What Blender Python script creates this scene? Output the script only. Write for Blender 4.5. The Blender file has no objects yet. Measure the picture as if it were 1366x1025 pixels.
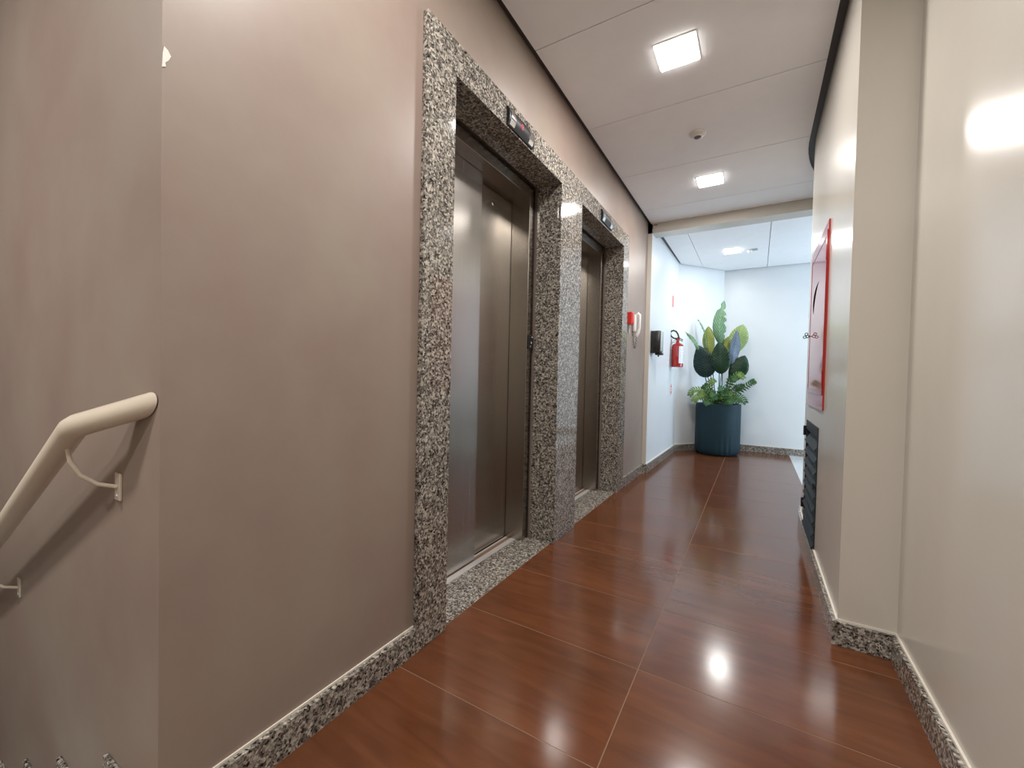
import bpy, bmesh, math, random
from mathutils import Vector, Matrix
random.seed(7)
C = bpy.context.scene.collection
S = bpy.context.scene
PI = math.pi

# ------------------------------------------------------------------ camera, light, exposure
CAMZ = 0.9647
cd = bpy.data.cameras.new('camera'); co = bpy.data.objects.new('camera', cd); C.objects.link(co)
cF = Vector((-0.50889904, 0.86058761, -0.02026637)); cR = Vector((0.86030267, 0.50926954, 0.02288769)); cU = Vector((-0.03001791, 0.00578769, 0.9995326))
co.matrix_world = Matrix(((cR.x, cU.x, -cF.x, 1.0), (cR.y, cU.y, -cF.y, 0.0), (cR.z, cU.z, -cF.z, CAMZ), (0, 0, 0, 1)))
cd.sensor_fit = 'HORIZONTAL'; cd.sensor_width = 36.0; cd.lens = 551.36 / 1366 * 36.0
cd.clip_start = 0.02; cd.clip_end = 60
S.camera = co

w = bpy.data.worlds.new('sky'); S.world = w; w.use_nodes = True
wn = w.node_tree.nodes; bg = wn['Background']
bg.inputs['Color'].default_value = (0.62, 0.80, 1.0, 1); bg.inputs['Strength'].default_value = 1.2

LAMP = 165.0                     # radiance of the square LED ceiling panels
LAMP_COL = (1.0, 0.965, 0.925)
LOBBY_LAMP = 78.0
win = bpy.data.lights.new('window_daylight', 'AREA'); win.shape = 'RECTANGLE'; win.size = 1.5; win.size_y = 1.5
win.energy = 58.0; win.color = (0.66, 0.83, 1.0)
wo = bpy.data.objects.new('window_daylight', win); C.objects.link(wo)
wo.location = (3.86, 5.6, 1.5); wo.rotation_euler = (0, PI / 2, 0)      # just inside the lobby window, facing -X

S.view_settings.view_transform = 'Standard'; S.view_settings.look = 'None'
S.view_settings.gamma = 1.0; S.view_settings.use_curve_mapping = False
S.view_settings.exposure = 0.45
S.cycles.use_denoising = True
S.cycles.max_bounces = 10; S.cycles.diffuse_bounces = 6; S.cycles.glossy_bounces = 6
S.cycles.sample_clamp_indirect = 4.0

# ------------------------------------------------------------------ materials
def new_mat(name):
    m = bpy.data.materials.new(name); m.use_nodes = True
    nt = m.node_tree; b = nt.nodes['Principled BSDF']
    return m, nt, b
def plain(name, col, rough=0.5, metal=0.0, spec=0.5, emit=None, strength=0.0, coat=0.0):
    m, nt, b = new_mat(name)
    b.inputs['Base Color'].default_value = (*col, 1); b.inputs['Roughness'].default_value = rough
    b.inputs['Metallic'].default_value = metal; b.inputs['Specular IOR Level'].default_value = spec
    b.inputs['Coat Weight'].default_value = coat
    if emit: b.inputs['Emission Color'].default_value = (*emit, 1); b.inputs['Emission Strength'].default_value = strength
    # faint procedural unevenness of the gloss
    if not emit:
        n = nt.nodes.new('ShaderNodeTexNoise'); n.inputs['Scale'].default_value = 25
        mr = nt.nodes.new('ShaderNodeMapRange'); mr.inputs[3].default_value = max(0.02, rough - 0.04); mr.inputs[4].default_value = rough + 0.04
        tc = nt.nodes.new('ShaderNodeTexCoord'); nt.links.new(tc.outputs['Object'], n.inputs['Vector'])
        nt.links.new(n.outputs['Fac'], mr.inputs[0]); nt.links.new(mr.outputs[0], b.inputs['Roughness'])
    return m
def ramp(nt, stops, interp='LINEAR'):
    r = nt.nodes.new('ShaderNodeValToRGB'); r.color_ramp.interpolation = interp
    e = r.color_ramp.elements
    while len(e) < len(stops): e.new(0.5)
    for k, (p, c) in enumerate(stops): e[k].position = p; e[k].color = (*c, 1)
    return r
def noise(nt, scale, detail=3, rough=0.5, vec=None, sc=None):
    n = nt.nodes.new('ShaderNodeTexNoise'); n.inputs['Scale'].default_value = scale
    n.inputs['Detail'].default_value = detail; n.inputs['Roughness'].default_value = rough
    tc = nt.nodes.new('ShaderNodeTexCoord'); src = tc.outputs['Object']
    if sc:
        mp = nt.nodes.new('ShaderNodeMapping'); mp.inputs['Scale'].default_value = sc
        nt.links.new(src, mp.inputs['Vector']); src = mp.outputs[0]
    nt.links.new(src, n.inputs['Vector']); return n
def bump(nt, b, src, strength, dist):
    bp = nt.nodes.new('ShaderNodeBump'); bp.inputs['Strength'].default_value = strength; bp.inputs['Distance'].default_value = dist
    nt.links.new(src, bp.inputs['Height']); nt.links.new(bp.outputs[0], b.inputs['Normal'])
def paint(name, cols, rough, scale, bstr, bscale, bdist=0.004):
    m, nt, b = new_mat(name)
    n = noise(nt, scale, 5, 0.6); r = ramp(nt, [(0.3, cols[0]), (0.5, cols[1]), (0.7, cols[2])])
    nt.links.new(n.outputs['Fac'], r.inputs[0]); nt.links.new(r.outputs[0], b.inputs['Base Color'])
    b.inputs['Roughness'].default_value = rough
    n2 = noise(nt, bscale, 4, 0.55); bump(nt, b, n2.outputs['Fac'], bstr, bdist)
    return m
def granite_mat(name, dark=1.0):
    m, nt, b = new_mat(name)
    tc = nt.nodes.new('ShaderNodeTexCoord')
    wn_ = noise(nt, 60, 2); mix = nt.nodes.new('ShaderNodeMix'); mix.data_type = 'VECTOR'; mix.inputs[0].default_value = 0.012
    nt.links.new(tc.outputs['Object'], mix.inputs[4]); nt.links.new(wn_.outputs['Color'], mix.inputs[5])
    def vor(scale):
        v = nt.nodes.new('ShaderNodeTexVoronoi'); v.inputs['Scale'].default_value = scale
        nt.links.new(mix.outputs[1], v.inputs['Vector'])
        sp = nt.nodes.new('ShaderNodeSeparateColor'); nt.links.new(v.outputs['Color'], sp.inputs[0]); return sp.outputs[0]
    a = ramp(nt, [(0.0, (0.008, 0.007, 0.0065)), (0.27, (0.04, 0.035, 0.031)), (0.37, (0.13, 0.113, 0.098)), (0.54, (0.31, 0.285, 0.25)), (0.74, (0.50, 0.46, 0.40)), (0.9, (0.17, 0.15, 0.13))], 'CONSTANT')
    nt.links.new(vor(138), a.inputs[0])
    c = ramp(nt, [(0.0, (0.010, 0.009, 0.008)), (0.34, (0.38, 0.35, 0.305)), (0.62, (0.22, 0.20, 0.175)), (0.84, (0.58, 0.535, 0.47))], 'CONSTANT')
    nt.links.new(vor(235), c.inputs[0])
    mx = nt.nodes.new('ShaderNodeMix'); mx.data_type = 'RGBA'; mx.inputs[0].default_value = 0.32
    nt.links.new(a.outputs[0], mx.inputs[6]); nt.links.new(c.outputs[0], mx.inputs[7])
    ml = nt.nodes.new('ShaderNodeMix'); ml.data_type = 'RGBA'; ml.blend_type = 'MULTIPLY'; ml.inputs[0].default_value = 1
    ml.inputs[7].default_value = (dark, dark, dark, 1)
    nt.links.new(mx.outputs[2], ml.inputs[6]); nt.links.new(ml.outputs[2], b.inputs['Base Color'])
    b.inputs['Roughness'].default_value = 0.075
    return m
def tile_mat():
    m, nt, b = new_mat('wood_look_tile')
    oi = nt.nodes.new('ShaderNodeObjectInfo')
    tc = nt.nodes.new('ShaderNodeTexCoord'); mp = nt.nodes.new('ShaderNodeMapping'); mp.inputs['Scale'].default_value = (1.6, 10, 1)
    cmb = nt.nodes.new('ShaderNodeCombineXYZ'); mu = nt.nodes.new('ShaderNodeMath'); mu.operation = 'MULTIPLY'; mu.inputs[1].default_value = 40
    nt.links.new(oi.outputs['Random'], mu.inputs[0]); nt.links.new(mu.outputs[0], cmb.inputs[0]); nt.links.new(mu.outputs[0], cmb.inputs[1])
    nt.links.new(cmb.outputs[0], mp.inputs['Location']); nt.links.new(tc.outputs['Object'], mp.inputs['Vector'])
    n = nt.nodes.new('ShaderNodeTexNoise'); n.inputs['Scale'].default_value = 2.2; n.inputs['Detail'].default_value = 4; n.inputs['Roughness'].default_value = 0.5; n.inputs['Distortion'].default_value = 0.8
    nt.links.new(mp.outputs[0], n.inputs['Vector'])
    r = ramp(nt, [(0.25, (0.086, 0.028, 0.0110)), (0.45, (0.106, 0.036, 0.0142)), (0.58, (0.116, 0.041, 0.0163)), (0.78, (0.136, 0.051, 0.0210))])
    nt.links.new(n.outputs['Fac'], r.inputs[0])
    n2 = noise(nt, 2.4, 3); r2 = ramp(nt, [(0.3, (0.82, 0.82, 0.82)), (0.7, (1.14, 1.1, 1.08))]); nt.links.new(n2.outputs['Fac'], r2.inputs[0])
    ml = nt.nodes.new('ShaderNodeMix'); ml.data_type = 'RGBA'; ml.blend_type = 'MULTIPLY'; ml.inputs[0].default_value = 1
    nt.links.new(r.outputs[0], ml.inputs[6]); nt.links.new(r2.outputs[0], ml.inputs[7]); nt.links.new(ml.outputs[2], b.inputs['Base Color'])
    n3 = noise(nt, 5, 3); mr = nt.nodes.new('ShaderNodeMapRange'); mr.inputs[3].default_value = 0.145; mr.inputs[4].default_value = 0.165
    nt.links.new(n3.outputs['Fac'], mr.inputs[0]); nt.links.new(mr.outputs[0], b.inputs['Roughness'])
    return m
def steel_mat(name, col, rough, vert=True, aniso=0.0):
    m, nt, b = new_mat(name)
    b.inputs['Base Color'].default_value = (*col, 1); b.inputs['Metallic'].default_value = 1.0
    n = noise(nt, 1.0, 4, 0.6, sc=(900, 900, 1.5) if vert else (500, 3, 500))
    mr = nt.nodes.new('ShaderNodeMapRange'); mr.inputs[3].default_value = rough - 0.01; mr.inputs[4].default_value = rough + 0.01
    nt.links.new(n.outputs['Fac'], mr.inputs[0]); nt.links.new(mr.outputs[0], b.inputs['Roughness'])
    if aniso:
        b.inputs['Anisotropic'].default_value = aniso
        tg = nt.nodes.new('ShaderNodeTangent'); tg.direction_type = 'RADIAL'; tg.axis = 'Z'
        nt.links.new(tg.outputs[0], b.inputs['Tangent']); b.inputs['Anisotropic Rotation'].default_value = ANROT
    return m
ANROT = 0.0
def leaf_mat(name, c1, c2, vein, rough=0.38):
    m, nt, b = new_mat(name)
    uv = nt.nodes.new('ShaderNodeUVMap'); sp = nt.nodes.new('ShaderNodeSeparateXYZ'); nt.links.new(uv.outputs[0], sp.inputs[0])
    ab = nt.nodes.new('ShaderNodeMath'); ab.operation = 'ABSOLUTE'
    s5 = nt.nodes.new('ShaderNodeMath'); s5.operation = 'SUBTRACT'; s5.inputs[1].default_value = 0.5
    nt.links.new(sp.outputs[0], s5.inputs[0]); nt.links.new(s5.outputs[0], ab.inputs[0])
    # side veins: stripes of (v - 0.35*|u|)
    mu = nt.nodes.new('ShaderNodeMath'); mu.operation = 'MULTIPLY_ADD'; mu.inputs[1].default_value = -0.5
    nt.links.new(ab.outputs[0], mu.inputs[0]); nt.links.new(sp.outputs[1], mu.inputs[2])
    sn = nt.nodes.new('ShaderNodeMath'); sn.operation = 'MULTIPLY'; sn.inputs[1].default_value = 75; nt.links.new(mu.outputs[0], sn.inputs[0])
    si = nt.nodes.new('ShaderNodeMath'); si.operation = 'SINE'; nt.links.new(sn.outputs[0], si.inputs[0])
    rv = ramp(nt, [(0.0, c2), (0.75, c1), (1.0, vein)])
    mr = nt.nodes.new('ShaderNodeMapRange'); mr.inputs[1].default_value = -1; mr.inputs[2].default_value = 1.15
    nz = noise(nt, 14, 3); add = nt.nodes.new('ShaderNodeMath'); add.operation = 'MULTIPLY_ADD'; add.inputs[1].default_value = 0.8; nt.links.new(nz.outputs['Fac'], add.inputs[0]); nt.links.new(si.outputs[0], add.inputs[2])
    nt.links.new(add.outputs[0], mr.inputs[0]); nt.links.new(mr.outputs[0], rv.inputs[0])
    rm = ramp(nt, [(0.0, (1, 1, 1)), (0.05, (0, 0, 0))]); nt.links.new(ab.outputs[0], rm.inputs[0])
    mx = nt.nodes.new('ShaderNodeMix'); mx.data_type = 'RGBA'; nt.links.new(rm.outputs[0], mx.inputs[0]); nt.links.new(rv.outputs[0], mx.inputs[6]); mx.inputs[7].default_value = (*vein, 1)
    nt.links.new(mx.outputs[2], b.inputs['Base Color']); b.inputs['Roughness'].default_value = rough; b.inputs['Specular IOR Level'].default_value = 0.25
    bump(nt, b, si.outputs[0], 0.25, 0.002)
    return m

M = {}
M['taupe'] = paint('taupe_trowelled_paint', ((0.245, 0.178, 0.152), (0.265, 0.207, 0.173), (0.280, 0.232, 0.191)), 0.42, 2.3, 0.12, 7)
M['beige'] = paint('beige_satin_paint', ((0.505, 0.472, 0.417), (0.52, 0.487, 0.432), (0.535, 0.502, 0.447)), 0.21, 1.5, 0.05, 5, 0.006)
M['white'] = paint('white_satin_paint', ((0.66, 0.685, 0.70), (0.68, 0.705, 0.72), (0.70, 0.725, 0.74)), 0.35, 1.5, 0.04, 5)
M['ceiling'] = paint('white_ceiling_panel', ((0.845, 0.85, 0.865), (0.86, 0.865, 0.88), (0.875, 0.88, 0.895)), 0.75, 8, 0.05, 120, 0.001)
M['granite'] = granite_mat('speckled_grey_granite')
M['tile'] = tile_mat()
M['grout'] = plain('tan_grout', (0.20, 0.125, 0.08), 0.9, spec=0.2)
M['paletile'] = plain('pale_grey_tile', (0.52, 0.54, 0.54), 0.2)
M['steel'] = steel_mat('brushed_stainless_steel', (0.47, 0.44, 0.405), 0.27, True, 0.7)
M['steel_frame'] = steel_mat('satin_steel_frame', (0.39, 0.355, 0.315), 0.27)
M['alu'] = plain('aluminium_sill', (0.62, 0.61, 0.60), 0.4, 0.45)
M['chrome'] = plain('chrome', (0.8, 0.8, 0.8), 0.12, 1.0)
M['black'] = plain('black_plastic', (0.012, 0.012, 0.013), 0.28)
M['display'] = plain('smoked_display_plastic', (0.012, 0.012, 0.014), 0.42, spec=0.15)
M['blackmatte'] = plain('dark_void', (0.006, 0.006, 0.006), 0.9, spec=0.0)
M['slate'] = plain('charcoal_enamel', (0.022, 0.029, 0.035), 0.55, spec=0.15)
M['profile'] = plain('brown_shadow_gap_profile', (0.065, 0.054, 0.05), 0.5)
M['led'] = plain('led_diffuser', (0.9, 0.9, 0.9), 0.5, emit=LAMP_COL, strength=14.0)
M['led_lobby'] = plain('led_diffuser_cool', (0.9, 0.9, 0.9), 0.5, emit=(0.97, 0.97, 0.94), strength=12.0)
for k_ in ('led', 'led_lobby'): M[k_].cycles.emission_sampling = 'FRONT'
M['whiteplastic'] = plain('white_plastic', (0.75, 0.74, 0.71), 0.35)
M['creamrail'] = plain('cream_enamel_handrail', (0.62, 0.545, 0.445), 0.3)
M['red'] = plain('red_enamel', (0.34, 0.018, 0.016), 0.10)
M['redplastic'] = plain('red_plastic', (0.60, 0.028, 0.02), 0.35)
M['redled'] = plain('red_segments', (0.3, 0.0, 0.02), 0.4, emit=(1.0, 0.015, 0.10), strength=0.55)
M['whitemark'] = plain('white_print', (0.75, 0.75, 0.75), 0.5)
M['label'] = plain('paper_label', (0.72, 0.75, 0.80), 0.5)
M['greyplastic'] = plain('smoky_grey_plastic', (0.46, 0.53, 0.54), 0.25)
M['rubber'] = plain('black_rubber', (0.015, 0.014, 0.014), 0.45)
M['cord'] = plain('grey_cord', (0.14, 0.12, 0.115), 0.5)
M['hosefabric'] = plain('canvas_hose', (0.58, 0.50, 0.40), 0.8)
M['brass'] = plain('brass', (0.55, 0.36, 0.16), 0.3, 1.0)
M['cabinet_in'] = plain('red_cabinet_interior', (0.42, 0.05, 0.04), 0.5)
M['plaster'] = plain('raw_white_plaster', (0.78, 0.73, 0.68), 0.9)
M['base_highlight'] = plain('cream_base_highlight', (0.66, 0.61, 0.53), 0.6)  # cream colour standing in for lamp light caught on the baseboard tops
M['soil'] = plain('dark_potting_soil', (0.02, 0.016, 0.012), 0.95)
M['stem'] = plain('green_stem', (0.045, 0.085, 0.05), 0.5)
def glass_mat():
    m, nt, b = new_mat('clear_glass'); b.inputs['Transmission Weight'].default_value = 1.0
    b.inputs['Roughness'].default_value = 0.02; b.inputs['IOR'].default_value = 1.45; b.inputs['Base Color'].default_value = (0.95, 0.97, 0.97, 1)
    return m
M['glass'] = glass_mat()
def tinted_glass():
    m, nt, b = new_mat('pinkish_acrylic_pane'); b.inputs['Transmission Weight'].default_value = 0.4
    b.inputs['Roughness'].default_value = 0.05; b.inputs['IOR'].default_value = 1.5; b.inputs['Base Color'].default_value = (0.60, 0.12, 0.13, 1)
    return m
M['acrylic'] = tinted_glass()
def pot_mat():
    m, nt, b = new_mat('slate_blue_pot')
    n = noise(nt, 90, 4, 0.7); r = ramp(nt, [(0.35, (0.004, 0.020, 0.029)), (0.7, (0.008, 0.031, 0.043))])
    nt.links.new(n.outputs['Fac'], r.inputs[0]); nt.links.new(r.outputs[0], b.inputs['Base Color']); b.inputs['Roughness'].default_value = 0.6; b.inputs['Specular IOR Level'].default_value = 0.3
    return m
M['pot'] = pot_mat()
M['leaf_dark'] = leaf_mat('dark_green_leaf', (0.006, 0.026, 0.010), (0.004, 0.018, 0.008), (0.014, 0.045, 0.018))
M['leaf_teal'] = leaf_mat('deep_teal_leaf', (0.007, 0.024, 0.022), (0.005, 0.016, 0.016), (0.018, 0.045, 0.036))
M['leaf_mid'] = leaf_mat('sage_green_leaf', (0.125, 0.235, 0.135), (0.085, 0.18, 0.105), (0.21, 0.33, 0.19))
M['leaf_olive'] = leaf_mat('olive_leaf', (0.20, 0.235, 0.045), (0.15, 0.185, 0.04), (0.30, 0.33, 0.09))
M['leaf_light'] = leaf_mat('pale_green_leaf', (0.235, 0.33, 0.12), (0.165, 0.25, 0.09), (0.34, 0.42, 0.19))
M['leaf_sheen'] = leaf_mat('blue_grey_sheen_leaf', (0.085, 0.12, 0.165), (0.065, 0.095, 0.135), (0.14, 0.18, 0.23))  # reflection on the slanted blade, painted into its base colour
M['fern'] = plain('fern_green', (0.030, 0.095, 0.020), 0.6)
M['fern_light'] = plain('fern_light_green', (0.13, 0.22, 0.04), 0.6)

# ------------------------------------------------------------------ mesh helpers
class MB:
    def __init__(s): s.v = []; s.f = []; s.uv = {}
    def quad(s, a, b, c, d):
        n = len(s.v); s.v += [tuple(a), tuple(b), tuple(c), tuple(d)]; s.f.append((n, n + 1, n + 2, n + 3)); return s
    def box(s, x0, x1, y0, y1, z0, z1):
        n = len(s.v)
        s.v += [(x, y, z) for z in (z0, z1) for y in (y0, y1) for x in (x0, x1)]
        for q in ((0, 2, 3, 1), (4, 5, 7, 6), (0, 1, 5, 4), (2, 6, 7, 3), (0, 4, 6, 2), (1, 3, 7, 5)): s.f.append(tuple(n + i for i in q))
        return s
    def bevbox(s, x0, x1, y0, y1, z0, z1, b):
        bm = bmesh.new(); bmesh.ops.create_cube(bm, size=1)
        for v in bm.verts: v.co = Vector(((x0 + x1) / 2 + v.co.x * (x1 - x0), (y0 + y1) / 2 + v.co.y * (y1 - y0), (z0 + z1) / 2 + v.co.z * (z1 - z0)))
        bmesh.ops.bevel(bm, geom=bm.edges[:], offset=b, segments=2, profile=0.5, affect='EDGES')
        return s.addbm(bm)
    def addbm(s, bm):
        n = len(s.v); bm.verts.index_update()
        s.v += [tuple(v.co) for v in bm.verts]; s.f += [tuple(n + v.index for v in f.verts) for f in bm.faces]; bm.free(); return s
    def prism(s, poly, z0, z1):
        """vertical prism over an xy polygon (ccw)"""
        n = len(s.v); k = len(poly)
        s.v += [(x, y, z0) for x, y in poly] + [(x, y, z1) for x, y in poly]
        s.f.append(tuple(n + i for i in reversed(range(k)))); s.f.append(tuple(n + k + i for i in range(k)))
        for i in range(k): j = (i + 1) % k; s.f.append((n + i, n + j, n + k + j, n + k + i))
        return s
    def lathe(s, prof, seg=32, c=(0, 0, 0), axis='z', mod=None):
        n = len(s.v); k = len(prof)
        for i in range(seg):
            a = 2 * PI * i / seg
            for (r, h) in prof:
                rr = r * (mod(a, h) if mod else 1)
                p = (rr * math.cos(a), rr * math.sin(a), h)
                if axis == 'x': p = (p[2], p[0], p[1])
                if axis == 'y': p = (p[1], p[2], p[0])
                s.v.append((p[0] + c[0], p[1] + c[1], p[2] + c[2]))
        for i in range(seg):
            j = (i + 1) % seg
            for q in range(k - 1): s.f.append((n + i * k + q, n + j * k + q, n + j * k + q + 1, n + i * k + q + 1))
        return s
    def tube(s, pts, r, seg=12, caps=True, closed=False):
        pts = [Vector(p) for p in pts]; n = len(s.v); k = len(pts)
        rs = r if isinstance(r, (list, tuple)) else [r] * k
        up = None
        for i, p in enumerate(pts):
            if closed: d = (pts[(i + 1) % k] - pts[i - 1]).normalized()
            elif i == 0: d = (pts[1] - p).normalized()
            elif i == k - 1: d = (p - pts[-2]).normalized()
            else: d = ((pts[i + 1] - p).normalized() + (p - pts[i - 1]).normalized()).normalized()
            if up is None: up = d.orthogonal().normalized()
            up = (up - d * up.dot(d)).normalized(); sd = d.cross(up)
            m = 1.0
            if not closed and 0 < i < k - 1:
                m = 1 / max(0.5, d.dot((p - pts[i - 1]).normalized()))
                nrm = ((pts[i + 1] - p).normalized() - (p - pts[i - 1]).normalized())
                nrm = nrm.normalized() if nrm.length > 1e-6 else None
            else: nrm = None
            for q in range(seg):
                a = 2 * PI * q / seg; o = (up * math.cos(a) + sd * math.sin(a)) * rs[i]
                if nrm is not None: o = o + nrm * o.dot(nrm) * (m - 1)
                s.v.append(tuple(p + o))
        for i in range(k if closed else k - 1):
            j = (i + 1) % k
            for q in range(seg): t = (q + 1) % seg; s.f.append((n + i * seg + q, n + i * seg + t, n + j * seg + t, n + j * seg + q))
        if caps and not closed:
            s.f.append(tuple(n + q for q in reversed(range(seg)))); s.f.append(tuple(n + (k - 1) * seg + q for q in range(seg)))
        return s
    def grid(s, rows):
        n = len(s.v); a = len(rows); b = len(rows[0])
        for i, r in enumerate(rows):
            for j, p in enumerate(r): s.v.append(tuple(p)); s.uv[len(s.v) - 1] = (j / (b - 1), i / (a - 1))
        for i in range(a - 1):
            for j in range(b - 1): s.f.append((n + i * b + j, n + i * b + j + 1, n + (i + 1) * b + j + 1, n + (i + 1) * b + j))
        return s
def wloc(o):
    v = Vector((0, 0, 0))
    while o is not None: v = v + o.location; o = o.parent
    return v
def obj(name, mb, mat, parent=None, smooth=False, origin=None, bev=0):
    o = None
    org = Vector(origin) if origin else Vector((0, 0, 0))
    par = wloc(parent) if parent else Vector((0, 0, 0))
    if parent and not origin: org = par
    me = bpy.data.meshes.new(name)
    me.from_pydata([(x - org.x, y - org.y, z - org.z) for x, y, z in mb.v], [], mb.f)
    if mb.uv:
        ul = me.uv_layers.new(name='UVMap')
        for l in me.loops: ul.data[l.index].uv = mb.uv.get(l.vertex_index, (0, 0))
    bm = bmesh.new(); bm.from_mesh(me); bmesh.ops.recalc_face_normals(bm, faces=bm.faces[:])
    if bev: bmesh.ops.bevel(bm, geom=bm.edges[:], offset=bev, segments=2, profile=0.5, affect='EDGES', clamp_overlap=True)
    bm.to_mesh(me); bm.free()
    if smooth:
        for p in me.polygons: p.use_smooth = True
        try: me.set_sharp_from_angle(angle=math.radians(38))
        except Exception: pass
    me.materials.append(M[mat])
    o = bpy.data.objects.new(name, me); C.objects.link(o)
    if parent: o.parent = parent
    o.location = org - par
    return o
def thing(name, label, cat, loc, group=None):
    o = bpy.data.objects.new(name, None); C.objects.link(o); o.location = loc; o.empty_display_size = 0.05
    o['label'] = label; o['category'] = cat
    if group: o['group'] = group
    return o
def struct(name, mb, mat, smooth=False, parent=None):
    o = obj(name, mb, mat, parent, smooth); o['kind'] = 'structure'; return o
def wall_x(mb, x, back, y0, y1, z0, z1, holes=()):
    """solid wall slab between planes x and back, pierced by rectangular holes (ya,yb,za,zb)"""
    ys = sorted({y0, y1} | {h[0] for h in holes} | {h[1] for h in holes}); zs = sorted({z0, z1} | {h[2] for h in holes} | {h[3] for h in holes})
    for a, b in zip(ys, ys[1:]):
        for c, d in zip(zs, zs[1:]):
            if any(h[0] <= a and b <= h[1] and h[2] <= c and d <= h[3] for h in holes): continue
            mb.quad((x, a, c), (x, b, c), (x, b, d), (x, a, d)); mb.quad((back, a, c), (back, b, c), (back, b, d), (back, a, d))
    for (a, b, c, d) in holes:
        mb.quad((x, a, c), (back, a, c), (back, a, d), (x, a, d)); mb.quad((x, b, c), (back, b, c), (back, b, d), (x, b, d))
        mb.quad((x, a, d), (back, a, d), (back, b, d), (x, b, d)); mb.quad((x, a, c), (back, a, c), (back, b, c), (x, b, c))
    mb.quad((x, y0, z0), (back, y0, z0), (back, y0, z1), (x, y0, z1)); mb.quad((x, y1, z0), (back, y1, z0), (back, y1, z1), (x, y1, z1))
    mb.quad((x, y0, z1), (back, y0, z1), (back, y1, z1), (x, y1, z1)); mb.quad((x, y0, z0), (back, y0, z0), (back, y1, z0), (x, y1, z0))
    return mb

# ------------------------------------------------------------------ plan dimensions (metres)
T = 0.02                      # granite facing
YC = 0.344                    # corner of the lift shaft wall
Y0, Y1, Y2, Y3, Y4, Y5 = 1.0516, 1.209, 2.166, 2.484, 3.441, 3.598
ZT1, ZT2 = 2.061, 2.186       # opening / surround height
ZC = 2.541                    # corridor ceiling
ZL = 2.505                    # lobby ceiling
ZB = 2.446                    # beam underside
TOP = 2.66
YB, YB2 = 4.357, 4.525        # beam
XR, XN = 1.285, 1.450         # far / near right wall
YR = 1.930                    # step between them
YE = 6.545                    # end wall
CY, CR = 3.30, 1.80           # the rounded corner: starts at CY, radius CR
BH = 0.085                    # baseboard height
def arc(off, a0, a1, n):      # off > 0: towards the corridor
    cx = XR + CR
    return [(cx - (CR + off) * math.cos(a0 + (a1 - a0) * i / n), CY + (CR + off) * math.sin(a0 + (a1 - a0) * i / n)) for i in range(n + 1)]
AE = math.radians(55)
LW0, LW1 = (0.042, YB), (0.068, 5.888)      # lobby left wall (continues the beam's jamb)
DG1 = (0.568, YE)
XW = 3.9

# ------------------------------------------------------------------ floor
fl = struct('floor', MB().box(-0.268, XW, -2.2, YE, -0.06, -0.0005), 'grout')
def clip_tile(x0, x1, y0, y1):
    g = 0.0016; return MB().box(x0 + g, x1 - g, y0 + g, y1 - g, -0.008, 0)
ty = 1.388 - 0.4125 * 8
while ty < YE - 0.01:
    a, b = ty, min(ty + 0.4125, YE); mid = (a + b) / 2
    xl = 0.0 if mid > YC else -0.268
    if mid > YB: xl = 0.04
    cols = [(xl, 0.69)]
    if mid < 1.75: cols.append((0.69, XN))
    elif a < YR: cols.append((0.69, XN))
    elif mid < 3.5: cols.append((0.69, XR))
    else: cols.append((0.69, 1.395))
    for (c0, c1) in cols:
        if mid > YC - 0.2 and mid < YC + 0.2 and c0 <= 0: c0 = 0.0
        obj('floor_tile', clip_tile(c0, c1, a, b), 'tile', fl, origin=((c0 + c1) / 2, (a + b) / 2, 0))
    if mid > 3.7 and mid < YE:
        for c0, c1 in ((1.395, 2.0), (2.0, 2.6), (2.6, 3.2), (3.2, XW)):
            obj('floor_tile', clip_tile(c0, c1, a, b), 'paletile', fl, origin=((c0 + c1) / 2, (a + b) / 2, 0))
    ty += 0.4125

# ------------------------------------------------------------------ walls
mb = MB(); wall_x(mb, 0.0, -0.25, YC, YB, -0.02, TOP, [(Y1 - 0.02, Y2 + 0.02, -0.02, ZT1 + 0.02), (Y3 - 0.02, Y4 + 0.02, -0.02, ZT1 + 0.02)])
wl = struct('wall_left', mb, 'taupe')
# chipped plaster on the corner
cp = MB()
pts = [(0.000, 1.542), (0.006, 1.546), (0.005, 1.553), (0.010, 1.560), (0.014, 1.570), (0.009, 1.579), (0.003, 1.583), (0.001, 1.570)]
n = len(cp.v); cp.v += [(0.0012, YC + a, z) for a, z in pts] + [(-0.001, YC + a, z) for a, z in pts]
k = len(pts); cp.f.append(tuple(range(k))); cp.f.append(tuple(range(2 * k - 1, k - 1, -1)))
for i in range(k): j = (i + 1) % k; cp.f.append((i, j, k + j, k + i))
obj('chipped_plaster', cp, 'plaster', wl)
# stair side wall, turning the corner (same paint)
struct('wall_stair', MB().box(-3.2, -0.25, YC, YC + 0.2, -2.2, TOP).box(-0.25, 0.0, YC, YC + 0.2, -2.2, -0.02), 'taupe')
struct('wall_stair_end', MB().box(-3.4, -3.2, -2.2, YC + 0.2, -2.2, TOP), 'taupe')
struct('wall_back', MB().box(-3.4, XN + 0.2, -2.4, -2.2, -2.2, TOP), 'beige')
struct('wall_shaft', MB().box(-0.9, -0.85, YC + 0.25, YB, -0.1, TOP).box(-0.9, -0.15, YB + 0.003, YB + 0.05, -0.1, TOP).box(-0.9, -0.25, YC + 0.2, YC + 0.25, -0.1, TOP).box(-0.9, -0.25, YC + 0.25, YB, -0.15, -0.1).box(-0.85, -0.25, Y2 + 0.05, Y3 - 0.05, -0.1, TOP), 'blackmatte')
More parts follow.
